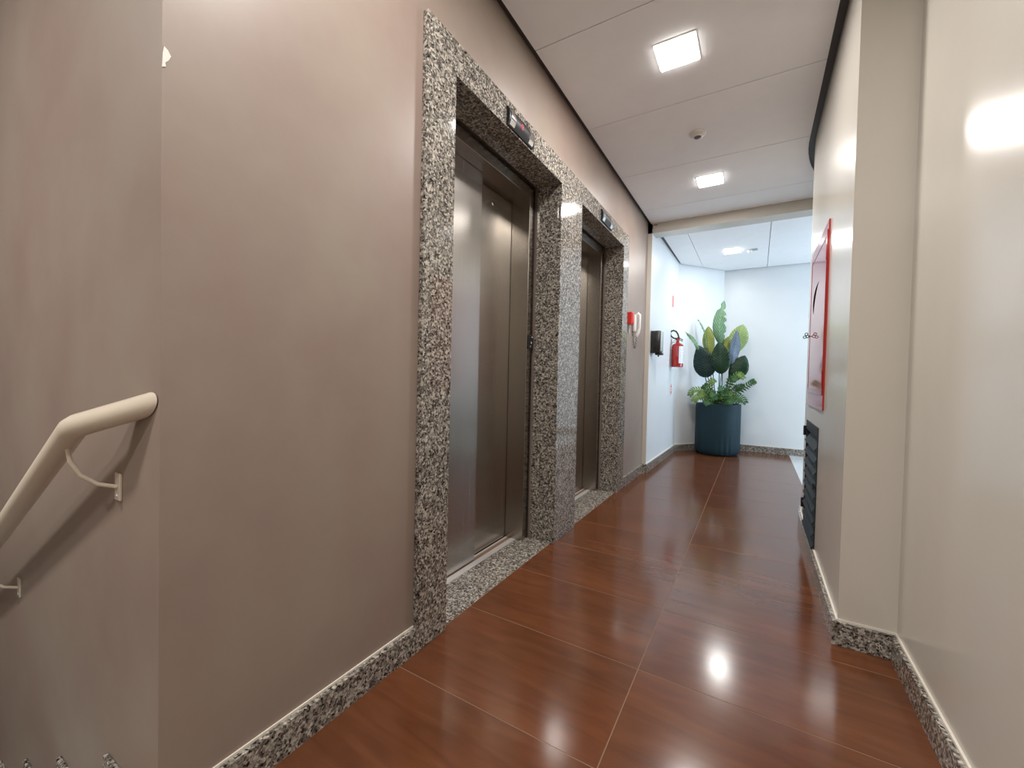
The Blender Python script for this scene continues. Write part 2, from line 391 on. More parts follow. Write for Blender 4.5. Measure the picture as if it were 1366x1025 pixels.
# right hand walls
struct('wall_right', MB().box(XN, XN + 0.2, -2.2, YR, -0.02, TOP), 'beige')
CAB = (2.50, 3.18, 0.828, 1.757); GR = (2.655, 3.215, BH, 0.728)
mb = MB(); wall_x(mb, XR, XR + 0.22, YR, CY, -0.02, TOP, [(CAB[0] + 0.02, CAB[1] - 0.02, CAB[2] + 0.02, CAB[3] - 0.02), GR])
ar = arc(0, 0, AE, 28)
for p, q in zip(ar, ar[1:]): mb.quad((*p, -0.02), (*q, -0.02), (*q, TOP), (*p, TOP))
ex, ey = ar[-1]
mb.quad((ex, ey, -0.02), (XW, ey, -0.02), (XW, ey, TOP), (ex, ey, TOP))
struct('wall_right_far', mb, 'beige', smooth=True)
# lobby walls
struct('wall_lobby_left', MB().prism([LW0, LW1, (-0.15, 5.95), (-0.15, YB2 + 0.001), (-0.0, YB2 + 0.001), (0.0, YB)][::-1], -0.02, TOP), 'white')
struct('wall_lobby_diagonal', MB().prism([LW1, DG1, (0.4, YE + 0.1), (-0.15, 5.96)][::-1], -0.02, TOP), 'white')
struct('wall_end', MB().box(0.4, XW + 0.2, YE, YE + 0.15, -0.02, TOP), 'white')
mb = MB(); wall_x(mb, XW, XW + 0.2, ey, YE, -0.02, TOP, [(4.85, 6.35, 0.75, 2.25)]); struct('wall_lobby_right', mb, 'white')
wf = struct('window_1', MB().box(XW + 0.08, XW + 0.13, 4.85, 6.35, 0.75, 0.80).box(XW + 0.08, XW + 0.13, 4.85, 6.35, 2.20, 2.25).box(XW + 0.08, XW + 0.13, 4.85, 4.90, 0.80, 2.20).box(XW + 0.08, XW + 0.13, 6.30, 6.35, 0.80, 2.20).box(XW + 0.08, XW + 0.13, 5.57, 5.63, 0.80, 2.20), 'alu')
for a, b in ((4.90, 5.57), (5.63, 6.30)): obj('window_pane', MB().box(XW + 0.1, XW + 0.106, a, b, 0.80, 2.20), 'glass', wf)
# beam with its narrow jamb return, painted beige
struct('trim_1', MB().box(0.0, 1.75, YB, YB2, ZB, TOP), 'beige')
struct('trim_2', MB().prism([(0, YB - 0.001), (LW0[0] + 0.0005, YB - 0.001), (LW0[0] + 0.0005, YB + 0.004), (0, YB + 0.004)], BH, ZB), 'beige')
# ------------------------------------------------------------------ baseboards
def base_strip(name, path, side, Z0=0.0, BH=BH, mat='granite'):
    """granite strip: path = inner (wall) polyline xy, offset 'side' towards the room"""
    mb = MB(); inner = [Vector(p) for p in path]; outer = []
    k = len(inner)
    for i in range(k):
        d1 = (inner[i] - inner[i - 1]).normalized() if i > 0 else (inner[1] - inner[0]).normalized()
        d2 = (inner[i + 1] - inner[i]).normalized() if i < k - 1 else d1
        n1 = Vector((-d1.y, d1.x)); n2 = Vector((-d2.y, d2.x)); nn = (n1 + n2).normalized(); m = 1 / max(0.4, nn.dot(n1))
        outer.append(inner[i] + nn * side * m)
    for i in range(k - 1):
        a, b, c, d = inner[i], inner[i + 1], outer[i + 1], outer[i]
        n = len(mb.v); e = 0.002
        mb.v += [(*a, Z0), (*b, Z0), (*c, Z0), (*d, Z0), (*a, BH), (*b, BH), (*c, BH), (*d, BH)]
        for q in ((0, 1, 2, 3), (4, 5, 6, 7), (2, 3, 7, 6)): mb.f.append(tuple(n + j for j in q))
        if i == 0: mb.f.append((n, n + 3, n + 7, n + 4))
        if i == k - 2: mb.f.append((n + 1, n + 2, n + 6, n + 5))
        mb.f.append((n, n + 1, n + 5, n + 4))
    bm = bmesh.new(); vs = [bm.verts.new(v) for v in mb.v]; bm.verts.ensure_lookup_table()
    for f in mb.f: bm.faces.new([vs[i] for i in f])
    bmesh.ops.remove_doubles(bm, verts=bm.verts[:], dist=1e-5)
    mb2 = MB(); mb2.addbm(bm)
    return struct(name, mb2, mat)
base_strip('baseboard_left', [(0, YC), (0, Y0)], -0.0185)
base_strip('baseboard_left_far', [(0, Y5), (0, YB - 0.001), (LW0[0], YB - 0.001), LW1, DG1, (XW, YE)], -0.0185)
base_strip('baseboard_right', [(XN, -2.2), (XN, YR), (XR, YR), (XR, CY)] + arc(0, 0, AE, 20)[1:] + [(XW, ey)], 0.018)
base_strip('highlight_strip_right', [(XN, -2.2), (XN, YR), (XR, YR), (XR, CY)] + arc(0, 0, AE, 20)[1:], 0.006, BH, BH + 0.007, 'base_highlight')  # this and the next two: added strips painting the baseboards' lit top edge
base_strip('highlight_strip_left', [(0, YC), (0, Y0)], -0.004, BH, BH + 0.006, 'base_highlight')
base_strip('highlight_strip_lobby', [LW0, LW1, DG1, (XW, YE)], -0.006, BH, BH + 0.006, 'base_highlight')
# ------------------------------------------------------------------ stairs going down beside the shaft
NX = [-0.268 - 0.357 * i for i in range(9)]
mb = MB()
for i in range(8): mb.box(NX[i + 1], NX[i], -2.2, YC, -2.2, -0.185 * (i + 1))
st = struct('stairs', mb, 'granite')
for i in range(8):
    z = -0.185 * i; x1 = 0.0 if i == 0 else NX[i - 1]
    obj('stair_skirting', MB().box(NX[i], x1 - (0.0 if i == 0 else 0.0), YC - 0.011, YC, z, z + 0.070), 'granite', st, bev=0.003)

# ------------------------------------------------------------------ ceilings
ce = struct('ceiling', MB().box(-3.4, XW + 0.2, -2.4, YE + 0.15, TOP, TOP + 0.05), 'profile')
J = [1.791 + 0.7317 * k for k in range(-6, 4)] + [YB]
XLp = 0.03
def right_edge(y):
    if y < YR: return XN - 0.03
    if y <= CY: return XR - 0.036
    a = math.asin(min(1, (y - CY) / (CR + 0.036))); return XR + CR - (CR + 0.036) * math.cos(a)
for a, b in zip(J, J[1:]):
    if b < -2.1: continue
    a = max(a, -2.19); g = 0.0026
    ys = [a + g + (b - a - 2 * g) * i / 8 for i in range(9)]
    if a < YR < b: ys = sorted(ys + [YR - 0.0361, YR - 0.0359])
    xl = XLp
    re = [(right_edge(y if y > YR or y < YR - 0.036 else YR + 0.001), y) for y in ys]
    poly = [(xl, a + g)] + re + [(xl, b - g)]
    obj('ceiling_panel', MB().prism(poly, ZC, ZC + 0.012), 'ceiling', ce)
obj('ceiling_panel', MB().box(-3.18, -0.001, -2.19, YC - 0.03, ZC, ZC + 0.012), 'ceiling', ce)
# lobby panels
def xdiag(x):   # y of the diagonal wall at x
    return LW1[1] + (x - LW1[0]) / (DG1[0] - LW1[0]) * (DG1[1] - LW1[1])
g = 0.0026; e = 0.02
obj('ceiling_panel', MB().prism([(0.085, YB2), (0.329 - g, YB2), (0.329 - g, xdiag(0.329) - e * 1.6), (0.088, xdiag(0.088) - e * 1.6)], ZL, ZL + 0.012), 'ceiling', ce)
obj('ceiling_panel', MB().prism([(0.329 + g, YB2), (1.077 - g, YB2), (1.077 - g, YE - e), (DG1[0] + 0.005, YE - e), (0.329 + g, xdiag(0.329) - e * 1.6)], ZL, ZL + 0.012), 'ceiling', ce)
for x0, x1 in ((1.077, 1.83), (1.83, 2.58), (2.58, 3.33), (3.33, XW - 0.02)):
    obj('ceiling_panel', MB().box(x0 + g, x1 - g, YB2, YE - e, ZL, ZL + 0.012), 'ceiling', ce)
# shadow gap profiles
def strip(name, path, side, z0, z1):
    mb = MB(); p = [Vector(q) for q in path]; k = len(p); o = []
    for i in range(k):
        d1 = (p[i] - p[i - 1]).normalized() if i > 0 else (p[1] - p[0]).normalized(); d2 = (p[i + 1] - p[i]).normalized() if i < k - 1 else d1
        n1 = Vector((-d1.y, d1.x)); n2 = Vector((-d2.y, d2.x)); nn = (n1 + n2).normalized(); o.append(p[i] + nn * side / max(0.4, nn.dot(n1)))
    for i in range(k - 1):
        a, b, c, d = p[i], p[i + 1], o[i + 1], o[i]
        n = len(mb.v); mb.v += [(*a, z0), (*b, z0), (*c, z0), (*d, z0), (*a, z1), (*b, z1), (*c, z1), (*d, z1)]
        for q in ((0, 1, 2, 3), (4, 5, 6, 7), (2, 3, 7, 6), (0, 1, 5, 4), (0, 3, 7, 4), (1, 2, 6, 5)): mb.f.append(tuple(n + j for j in q))
    return struct(name, mb, 'profile')
strip('trim_3', [(0, YC), (0, YB)], -0.06, ZC + 0.02, ZC + 0.03)
strip('trim_4', [(XN, -2.2), (XN, YR), (XR, YR), (XR, CY)] + arc(0, 0, math.radians(34), 12)[1:], 0.06, ZC + 0.02, ZC + 0.03)
strip('trim_5', [LW0, LW1, DG1, (XW, YE)], -0.05, ZL + 0.016, ZL + 0.024)

# ------------------------------------------------------------------ granite surround of the two lifts
su = thing('door_surround', 'speckled grey granite surround framing both elevator doors on the taupe wall', 'door surround', (0, (Y0 + Y5) / 2, 0))
XB = -0.135
def slab(name, *b): return obj(name, MB().box(*b), 'granite', su, bev=0.0022)
slab('face_slab', 0, T, Y0, Y1, 0, ZT1); slab('face_slab', 0, T, Y2, Y3, 0, ZT1); slab('face_slab', 0, T, Y4, Y5, 0, ZT1)
slab('lintel_slab', 0, T, Y0, Y5, ZT1, ZT2)
for a, b in ((Y1, Y2), (Y3, Y4)):
    slab('jamb_slab', XB, 0.0005, a - T, a, 0, ZT1); slab('jamb_slab', XB, 0.0005, b, b + T, 0, ZT1)
    slab('soffit_slab', XB, 0.0005, a, b, ZT1, ZT1 + T)
    slab('sill_slab', -0.195, -0.001, a, b, -0.03, 0.0008)
# ------------------------------------------------------------------ elevators
def elevator(a, b, label):
    r = thing('elevator', label, 'elevator', (-0.2, (a + b) / 2, 0), 'elevators')
    fw = 0.064; fx0, fx1 = -0.2325, -0.15
    zt = 1.995
    obj('door_post', MB().box(-0.2685, fx1, b - fw, b, 0, ZT1), 'steel_frame', r, bev=0.0015)
    obj('door_post', MB().box(fx0, fx1, a, a + fw, 0, ZT1), 'steel_frame', r, bev=0.0015)
    obj('door_header', MB().box(fx0, fx1, a + fw, b - fw, zt, ZT1), 'steel_frame', r, bev=0.0015)
    mid = a + 0.535
    obj('header_lining', MB().box(-0.2685, fx0 - 0.0005, mid + 0.004, b - fw, zt + 0.01, ZT1), 'steel_frame', r)
    p = obj('door_panel', MB().box(-0.252, -0.234, a + 0.045, mid, 0.006, ZT1 - 0.01), 'steel', r, bev=0.0015)
    q = obj('door_panel', MB().box(-0.288, -0.270, mid - 0.05, b - fw + 0.04, 0.006, ZT1 - 0.01), 'steel', r, bev=0.0015)
    obj('lock_escutcheon', MB().lathe([(0, 0.0), (0.0145, 0.0), (0.0145, 0.003), (0.009, 0.004), (0.008, 0.001), (0, 0.001)], 20, (-0.270, b - 0.265, 1.905), 'x'), 'chrome', q, True)
    obj('keyhole', MB().lathe([(0, 0.0012), (0.0085, 0.0012), (0.0085, 0.0025), (0, 0.0025)], 16, (-0.270, b - 0.265, 1.905), 'x'), 'black', q)
    s = MB().box(-0.2965, -0.195, a + fw * 0, b, -0.02, -0.008)
    for x0, x1 in ((-0.2285, -0.195), (-0.2665, -0.2535), (-0.2965, -0.2905)): s.box(x0, x1, a, b, -0.008, 0.0016)
    obj('sill_track', s, 'alu', r)
    obj('sill_groove', MB().box(-0.2905, -0.2665, a, b, -0.008, -0.0055).box(-0.2535, -0.2285, a, b, -0.008, -0.0055), 'blackmatte', r)
    return r
e1 = elevator(Y1, Y2, 'brushed steel elevator door in the nearer granite opening, beside the black call button plate')
e2 = elevator(Y3, Y4, 'narrow looking steel elevator door in the farther granite opening, before the red alarm box')
# call button plate on the post of the first lift
cpn = thing('call_button_plate', 'small black elevator call button plate on the steel post between the doors', 'call button', (-0.15, Y2 - 0.032, 1.165))
yc = Y2 - 0.032
obj('plate', MB().bevbox(-0.15, -0.142, yc - 0.031, yc + 0.031, 1.123, 1.204, 0.002), 'black', cpn)
obj('button', MB().lathe([(0, 0), (0.011, 0), (0.011, 0.003), (0.009, 0.004), (0, 0.004)], 20, (-0.142, yc, 1.158), 'x'), 'black', cpn)
obj('arrow_mark', MB().prism([(0, 0), (1, 0), (0.5, 1)], 0, 1) if False else MB().quad((-0.1372, yc - 0.005, 1.155), (-0.1372, yc + 0.005, 1.155), (-0.1372, yc + 0.0008, 1.166), (-0.1372, yc - 0.0008, 1.166)), 'whitemark', cpn)
obj('indicator_dot', MB().lathe([(0, 0), (0.004, 0), (0.004, 0.001), (0, 0.001)], 12, (-0.142, yc + 0.017, 1.193), 'x'), 'whitemark', cpn)
obj('indicator_dot', MB().lathe([(0, 0), (0.003, 0), (0.003, 0.001), (0, 0.001)], 12, (-0.142, yc - 0.001, 1.138), 'x'), 'whitemark', cpn)
# floor indicators on the lintel
def indicator(yc, z0, lit, label):
    r = thing('floor_indicator', label, 'floor indicator', (T, yc, z0), 'floor indicators above the doors')
    H, W = 0.080, 0.235
    def bowed(ya, yb, lift, inset=0.0):
        mb = MB(); rows = []
        for y in (ya, yb):
            row = [(T, y, z0 + inset)]
            for i in range(9):
                t = i / 8; row.append((T + 0.006 + lift + 0.011 * math.sin(PI * t), y, z0 + inset + (H - 2 * inset) * t))
            row.append((T, y, z0 + H - inset)); rows.append(row)
        n = len(mb.v); k = len(rows[0])
        mb.v += rows[0] + rows[1]
        for i in range(k - 1): mb.f.append((i, i + 1, k + i + 1, k + i))
        mb.f.append(tuple(range(k))); mb.f.append(tuple(range(2 * k - 1, k - 1, -1))); mb.f.append((0, k, 2 * k - 1, k - 1))
        return mb
    obj('housing', bowed(yc - W / 2, yc + W / 2, 0.0), 'display', r, True)
    obj('end_cap', bowed(yc - W / 2 + 0.012, yc - W / 2 + 0.052, 0.003, 0.006), 'chrome', r, True)
    obj('end_cap', bowed(yc + W / 2 - 0.05, yc + W / 2 - 0.010, 0.003, 0.006), 'chrome', r, True)
    if lit:
        mb = MB(); zc = z0 + H / 2; yq = yc - 0.005; X = T + 0.0168
        def seg(y0_, y1_, z0_, z1_): mb.box(X, X + 0.0014, y0_, y1_, z0_, z1_)
        w_, h_, t_ = 0.013, 0.021, 0.0026
        ya, yb_ = yq - w_ / 2, yq + w_ / 2; zb, zt = zc - h_ / 2, zc + h_ / 2
        seg(ya, yb_, zt - t_, zt); seg(ya, yb_, zc - t_ / 2, zc + t_ / 2); seg(ya, yb_, zb, zb + t_)
        seg(yb_ - t_, yb_, zc, zt); seg(ya, ya + t_, zb, zc)
        seg(ya - 0.013, ya - 0.005, zc - t_ / 2, zc + t_ / 2)
        obj('digits', mb, 'redled', r)
    return r
indicator(1.676, 2.070, True, 'black floor display with chrome ends and lit red -2 above the nearer elevator')
indicator(2.955, 2.075, False, 'dark unlit floor display with chrome ends above the farther elevator')

# ------------------------------------------------------------------ ceiling lamps and detectors
def lamp(x, y, z, label, mat='led', s=0.0875):
    r = thing('ceiling_light', label, 'ceiling light', (x, y, z), 'square recessed ceiling lights')
    f = 0.008
    mb = MB()
    for (x0, x1, y0, y1) in ((-s - f, s + f, -s - f, -s), (-s - f, s + f, s, s + f), (-s - f, -s, -s, s), (s, s + f, -s, s)): mb.box(x + x0, x + x1, y + y0, y + y1, z - 0.0035, z - 0.0002)
    obj('frame', mb, 'whiteplastic', r)
    obj('diffuser', MB().bevbox(x - s, x + s, y - s, y + s, z - 0.011, z - 0.0004, 0.002), mat, r)
    ld = bpy.data.lights.new('panel_light', 'AREA'); ld.shape = 'SQUARE'; ld.size = 2 * s - 0.006
    ld.energy = (LAMP if mat == 'led' else LOBBY_LAMP) * PI * ld.size ** 2; ld.color = LAMP_COL if mat == 'led' else (0.97, 0.97, 0.94)
    lo = bpy.data.objects.new('panel_light', ld); C.objects.link(lo); lo.parent = r; lo.location = (0, 0, -0.0125)
    return r
lamp(0.623, 2.126, ZC, 'square white recessed ceiling light in the corridor, the nearest and largest one')
lamp(0.638, 3.600, ZC, 'square white recessed ceiling light in the corridor, just before the beige beam')
lamp(0.706, 5.546, ZL, 'square recessed ceiling light in the lobby above the potted plant', 'led_lobby')
lamp(0.630, 0.690, ZC, 'square recessed ceiling light overhead near the corner of the stairs')
lamp(0.630, -0.775, ZC, 'square recessed ceiling light over the landing behind the viewer')
lamp(-0.95, -1.0, ZC, 'square recessed ceiling light over the descending stairs', s=0.13)
dt = thing('smoke_detector', 'round white smoke detector with a dark centre between two corridor lights', 'detector', (0.629, 2.89, ZC))
obj('base', MB().lathe([(0, 0), (0.048, 0), (0.048, -0.008), (0.040, -0.014), (0.026, -0.018), (0.022, -0.024)], 32, (0.629, 2.89, ZC)), 'whiteplastic', dt, True)
obj('sensor', MB().lathe([(0.022, -0.019), (0.021, -0.027), (0.013, -0.032), (0, -0.033)], 28, (0.629, 2.89, ZC)), 'cord', dt, True)
d2 = thing('presence_sensor', 'tiny white sensor on a bracket beside the lobby ceiling light', 'sensor', (0.90, 5.60, ZL))
obj('housing', MB().lathe([(0, 0), (0.026, 0), (0.026, -0.012), (0.020, -0.030), (0.010, -0.036), (0, -0.037)], 24, (0.885, 5.60, ZL)), 'whiteplastic', d2, True)
obj('bracket', MB().box(0.905, 0.965, 5.575, 5.583, ZL - 0.012, ZL).box(0.905, 0.965, 5.612, 5.620, ZL - 0.012, ZL), 'greyplastic', d2)
hk = MB().tube([(0.045, YB - 0.003, 2.53), (0.05, YB - 0.014, 2.525), (0.062, YB - 0.016, 2.51), (0.058, YB - 0.016, 2.49), (0.045, YB - 0.012, 2.487)], 0.0035, 8)
o = obj('cable_stub', hk, 'creamrail', origin=(0.05, YB - 0.01, 2.51)); o['label'] = 'short curled cream cable stub on the beam corner by the ceiling'; o['category'] = 'cable'

# ------------------------------------------------------------------ handrail on the stair wall
hr = thing('handrail', 'cream tubular handrail bent down along the stairs on the left wall', 'handrail', (-0.19, YC, 0.84))
sl = 0.543; HY = 0.269
A = Vector((-0.066, YC - 0.008, 0.884)); B = Vector((-0.185, HY, 0.842)); Cc = Vector((-2.6, HY, 0.842 - sl * 2.415))
rl = MB().tube([A, A + (B - A) * 0.93, B + (Cc - B) * 0.004, Cc], 0.0235, 24)
for i in range(24):      # the upper end is cut off flush against the wall
    v = Vector(rl.v[i]); rl.v[i] = tuple(v + (A - B) * ((YC - 0.002 - v.y) / (A - B).y))
obj('rail', rl, 'creamrail', hr, True)
for xb in (-0.235, -1.10, -1.95):
    zr = 0.842 - sl * (-0.185 - xb)
    wy = YC; wz = zr - 0.115; wx = xb + 0.03
    br = obj('bracket', MB().tube([(xb, HY, zr - 0.02), (xb + 0.001, HY + 0.004, zr - 0.05), (xb + 0.006, HY + 0.018, zr - 0.082), (xb + 0.016, HY + 0.042, zr - 0.105), (wx, YC - 0.004, wz)], 0.0042, 10), 'creamrail', hr, True)
    obj('wall_plate', MB().bevbox(wx - 0.015, wx + 0.015, YC - 0.005, YC, wz - 0.03, wz + 0.03, 0.0015), 'creamrail', br)
    obj('screw', MB().lathe([(0, 0), (0.004, 0), (0.003, -0.002), (0, -0.0022)], 10, (wx, YC - 0.005, wz - 0.02), 'y'), 'greyplastic', br)

# ------------------------------------------------------------------ fire hose cabinet and louvred hatch on the right wall
ya, yb, za, zb = CAB; XF = XR - 0.007
fc = thing('fire_hose_cabinet', 'red fire hose cabinet with a glazed door on the right wall', 'fire cabinet', (XR, (ya + yb) / 2, za))
mb = MB()
mb.box(XF + 0.004, XR + 0.002, ya, yb, za, za + 0.022).box(XF + 0.004, XR + 0.002, ya, yb, zb - 0.022, zb).box(XF + 0.004, XR + 0.002, ya, ya + 0.022, za + 0.022, zb - 0.022).box(XF + 0.004, XR + 0.002, yb - 0.022, yb, za + 0.022, zb - 0.022)
obj('housing', mb, 'red', fc)
mb = MB(); i0, i1, k0, k1 = ya + 0.0225, yb - 0.0225, za + 0.0225, zb - 0.0225
mb.box(XR + 0.165, XR + 0.17, i0, i1, k0, k1).box(XR + 0.003, XR + 0.165, i0, i0 + 0.003, k0, k1).box(XR + 0.003, XR + 0.165, i1 - 0.003, i1, k0, k1).box(XR + 0.003, XR + 0.165, i0, i1, k0, k0 + 0.003).box(XR + 0.003, XR + 0.165, i0, i1, k1 - 0.003, k1)
obj('inner_box', mb, 'cabinet_in', fc)
dr = MB(); f = 0.028
y0d, y1d, z0d, z1d = ya + 0.012, yb - 0.012, za + 0.075, zb - 0.045
dr.box(XF - 0.004, XF + 0.004, y0d, y1d, z0d, z0d + f).box(XF - 0.004, XF + 0.004, y0d, y1d, z1d - f, z1d).box(XF - 0.004, XF + 0.004, y0d, y0d + f, z0d + f, z1d - f).box(XF - 0.004, XF + 0.004, y1d - f, y1d, z0d + f, z1d - f)
door = obj('cabinet_door', dr, 'red', fc)
obj('front_frame', MB().box(XF, XF + 0.004, ya, yb, za, za + 0.073).box(XF, XF + 0.004, ya, yb, zb - 0.043, zb).box(XF, XF + 0.004, ya, ya + 0.010, za + 0.073, zb - 0.043).box(XF, XF + 0.004, yb - 0.010, yb, za + 0.073, zb - 0.043), 'red', fc)
obj('glass_pane', MB().box(XF - 0.0025, XF + 0.0015, y0d + f, y1d - f, z0d + f, z1d - f), 'acrylic', door)
for zh in (1.60, 0.985):
    obj('hinge', MB().lathe([(0, 0), (0.004, 0), (0.004, 0.075), (0, 0.075)], 14, (XF - 0.003, y0d - 0.004, zh - 0.037)), 'red', door, True)
# curved dark sticker edge on the glass
mb = MB(); k = 14; yc_, zc_ = 2.78, 1.39
for i in range(k):
    a0 = math.radians(92 + 100 * i / k); a1 = math.radians(92 + 100 * (i + 1) / k)
    def P(a, o): return (XF - 0.0032, yc_ - 0.22 * math.cos(a) + o, zc_ + 0.125 * math.sin(a))
    w0 = 0.05 * math.sin(PI * (0.12 + 0.86 * i / k)); w1 = 0.05 * math.sin(PI * (0.12 + 0.86 * (i + 1) / k))
    mb.quad(P(a0, -w0), P(a1, -w1), P(a1, w1), P(a0, w0))
obj('curved_sticker', mb, 'blackmatte', door)
lt = MB(); lk = (XF - 0.006, yb - 0.085, 1.245)
def ring(cx, cz, r):
    lt.tube([(cx + r * math.cos(2 * PI * i / 14), lk[1], cz + r * math.sin(2 * PI * i / 14)) for i in range(14)], 0.0023, 6, closed=True)
ring(lk[0] - 0.012, lk[2], 0.0075); ring(lk[0] + 0.002 - 0.028, lk[2] - 0.004, 0.0075); ring(lk[0] - 0.018, lk[2] + 0.014, 0.0075)
lt.tube([(XF - 0.003, lk[1], lk[2]), (lk[0] - 0.006, lk[1], lk[2])], 0.003, 8)
obj('latch', lt, 'black', door, True)
# coiled hose inside
hs = MB(); pth = []
for i in range(150):
    t = i / 149; a = t * 2 * PI * 5.2; r = 0.19 - 0.13 * t
    pth.append((XR + 0.09 + 0.006 * math.sin(a * 3), (ya + yb) / 2 + r * math.cos(a), 1.17 + r * math.sin(a)))
pth = [(XR + 0.10, ya + 0.13, 1.60), (XR + 0.10, (ya + yb) / 2 + 0.2, 1.45)] + pth
hs.tube(pth, 0.0145, 10); obj('hose', hs, 'hosefabric', fc, True)
obj('valve', MB().lathe([(0, 0), (0.03, 0), (0.03, 0.03), (0.018, 0.04), (0.018, 0.08), (0.035, 0.085), (0.035, 0.10), (0, 0.10)], 20, (XR + 0.10, ya + 0.13, 1.56)), 'brass', fc, True)
obj('nozzle', MB().tube([(XR + 0.07, yb - 0.16, 0.93), (XR + 0.07, yb - 0.26, 0.97), (XR + 0.07, yb - 0.34, 1.0)], [0.010, 0.016, 0.02], 14), 'brass', fc, True)

gy0, gy1, gz0, gz1 = GR
lv = thing('louvre_hatch', 'black louvred metal hatch set low in the right wall under the red cabinet', 'louvre hatch', (XR, (gy0 + gy1) / 2, gz0))
fr = MB(); f = 0.010
fr.box(XR - 0.004, XR + 0.03, gy0, gy1, gz1 - f - 0.045, gz1).box(XR - 0.004, XR + 0.03, gy0, gy1, gz0, gz0 + f).box(XR - 0.004, XR + 0.03, gy0, gy0 + f, gz0 + f, gz1 - f - 0.045).box(XR - 0.004, XR + 0.03, gy1 - f, gy1, gz0 + f, gz1 - f - 0.045)
obj('hatch_frame', fr, 'slate', lv)
obj('backing', MB().box(XR + 0.10, XR + 0.105, gy0, gy1, gz0, gz1), 'blackmatte', lv)
ns = 9; pz = (gz1 - f - 0.045 - gz0 - f) / ns
for i in range(ns):
    z = gz0 + f + pz * i
    mb = MB(); n = 0
    y0_, y1_ = gy0 + 0.006, gy1 - 0.055
    mb.v = [(XR - 0.016, y0_, z - 0.002), (XR + 0.026, y0_, z + pz * 0.98), (XR + 0.028, y0_, z + pz * 0.98), (XR - 0.0135, y0_, z - 0.004), (XR - 0.016, y1_, z - 0.002), (XR + 0.026, y1_, z + pz * 0.98), (XR + 0.028, y1_, z + pz * 0.98), (XR - 0.0135, y1_, z - 0.004)]
    mb.f = [(0, 1, 5, 4), (1, 2, 6, 5), (2, 3, 7, 6), (3, 0, 4, 7), (0, 3, 2, 1), (4, 5, 6, 7)]
    obj('slat', mb, 'slate', lv)
for zh in (0.66, 0.20):
    obj('hinge', MB().lathe([(0, 0), (0.009, 0), (0.009, 0.06), (0, 0.06)], 12, (XR - 0.010, gy1 + 0.004, zh - 0.03)), 'black', lv, True)
obj('lock', MB().lathe([(0, 0), (0.012, 0), (0.012, -0.006), (0.007, -0.008), (0, -0.008)], 16, (XR - 0.004, gy0 + 0.014, 0.42), 'x').box(XR - 0.018, XR - 0.012, gy0 + 0.010, gy0 + 0.018, 0.405, 0.435), 'black', lv)

# ------------------------------------------------------------------ alarm box, intercom handset, soap dispenser, extinguisher, signs
al = thing('alarm_call_box', 'small red alarm box on the taupe wall strip next to the white handset', 'alarm box', (0, 3.70, 1.445))
obj('housing', MB().bevbox(0, 0.040, 3.66, 3.742, 1.443, 1.550, 0.004), 'redplastic', al)
obj('front_cover', MB().bevbox(0.040, 0.046, 3.668, 3.734, 1.452, 1.542, 0.002), 'redplastic', al)
obj('conduit', MB().tube([(0.012, 3.70, 1.444), (0.012, 3.702, 1.37)], 0.004, 8), 'whiteplastic', al, True)
ph = thing('intercom_handset', 'white wall intercom handset with a hanging grey cord, right of the red alarm box', 'intercom', (0, 3.87, 1.40))
obj('base_unit', MB().bevbox(0, 0.026, 3.835, 3.905, 1.395, 1.552, 0.006), 'whiteplastic', ph, True)
obj('handset', MB().tube([(0.030, 3.872, 1.545), (0.045, 3.872, 1.558), (0.058, 3.872, 1.545), (0.060, 3.872, 1.50), (0.058, 3.872, 1.43), (0.050, 3.872, 1.385), (0.036, 3.872, 1.362), (0.028, 3.872, 1.368)], [0.012, 0.014, 0.013, 0.011, 0.011, 0.012, 0.014, 0.012], 14), 'whiteplastic', ph, True)
pts = []
for i in range(90):
    t = i / 89; a = t * 2 * PI * 13
    z = 1.375 - 0.13 * math.sin(PI * min(1, t * 1.0)); x = 0.034 - 0.026 * t
    pts.append((x + 0.006 * math.cos(a), 3.872 + 0.006 * math.sin(a) - 0.01 * t, z))
obj('cord', MB().tube(pts, 0.0024, 6), 'cord', ph, True)
sd = thing('soap_dispenser', 'black wall dispenser with a smoky grey front on the white lobby wall', 'dispenser', (0.05, 4.47, 1.21))
obj('body', MB().bevbox(0.043, 0.140, 4.41, 4.535, 1.232, 1.462, 0.008), 'black', sd, True)
obj('front_cover', MB().bevbox(0.140, 0.150, 4.414, 4.531, 1.25, 1.458, 0.004), 'greyplastic', sd, True)
obj('push_bar', MB().bevbox(0.085, 0.158, 4.43, 4.515, 1.212, 1.240, 0.008), 'black', sd, True)
obj('nozzle', MB().tube([(0.115, 4.47, 1.213), (0.115, 4.47, 1.196)], 0.008, 10), 'black', sd, True)
exg = thing('fire_extinguisher', 'red fire extinguisher with a white label hung on the white lobby wall', 'fire extinguisher', (0.139, 5.50, 1.118))
xc, yc, r = 0.139, 5.50, 0.069
obj('cylinder', MB().lathe([(0, 1.118), (r - 0.006, 1.118), (r, 1.124), (r, 1.372), (r * 0.92, 1.394), (r * 0.7, 1.408), (0.026, 1.418), (0.018, 1.424), (0.018, 1.445), (0, 1.445)], 36, (xc, yc, 0)), 'red', exg, True)
mb = MB(); rows = []
for z in (1.165, 1.375): rows.append([(xc + (r + 0.0015) * math.cos(a), yc + (r + 0.0015) * math.sin(a), z) for a in [math.radians(-68 + 90 * i / 12) for i in range(13)]])
mb.grid(rows); mb.uv = {}; lb = obj('label', mb, 'label', exg, True)
mb = MB()
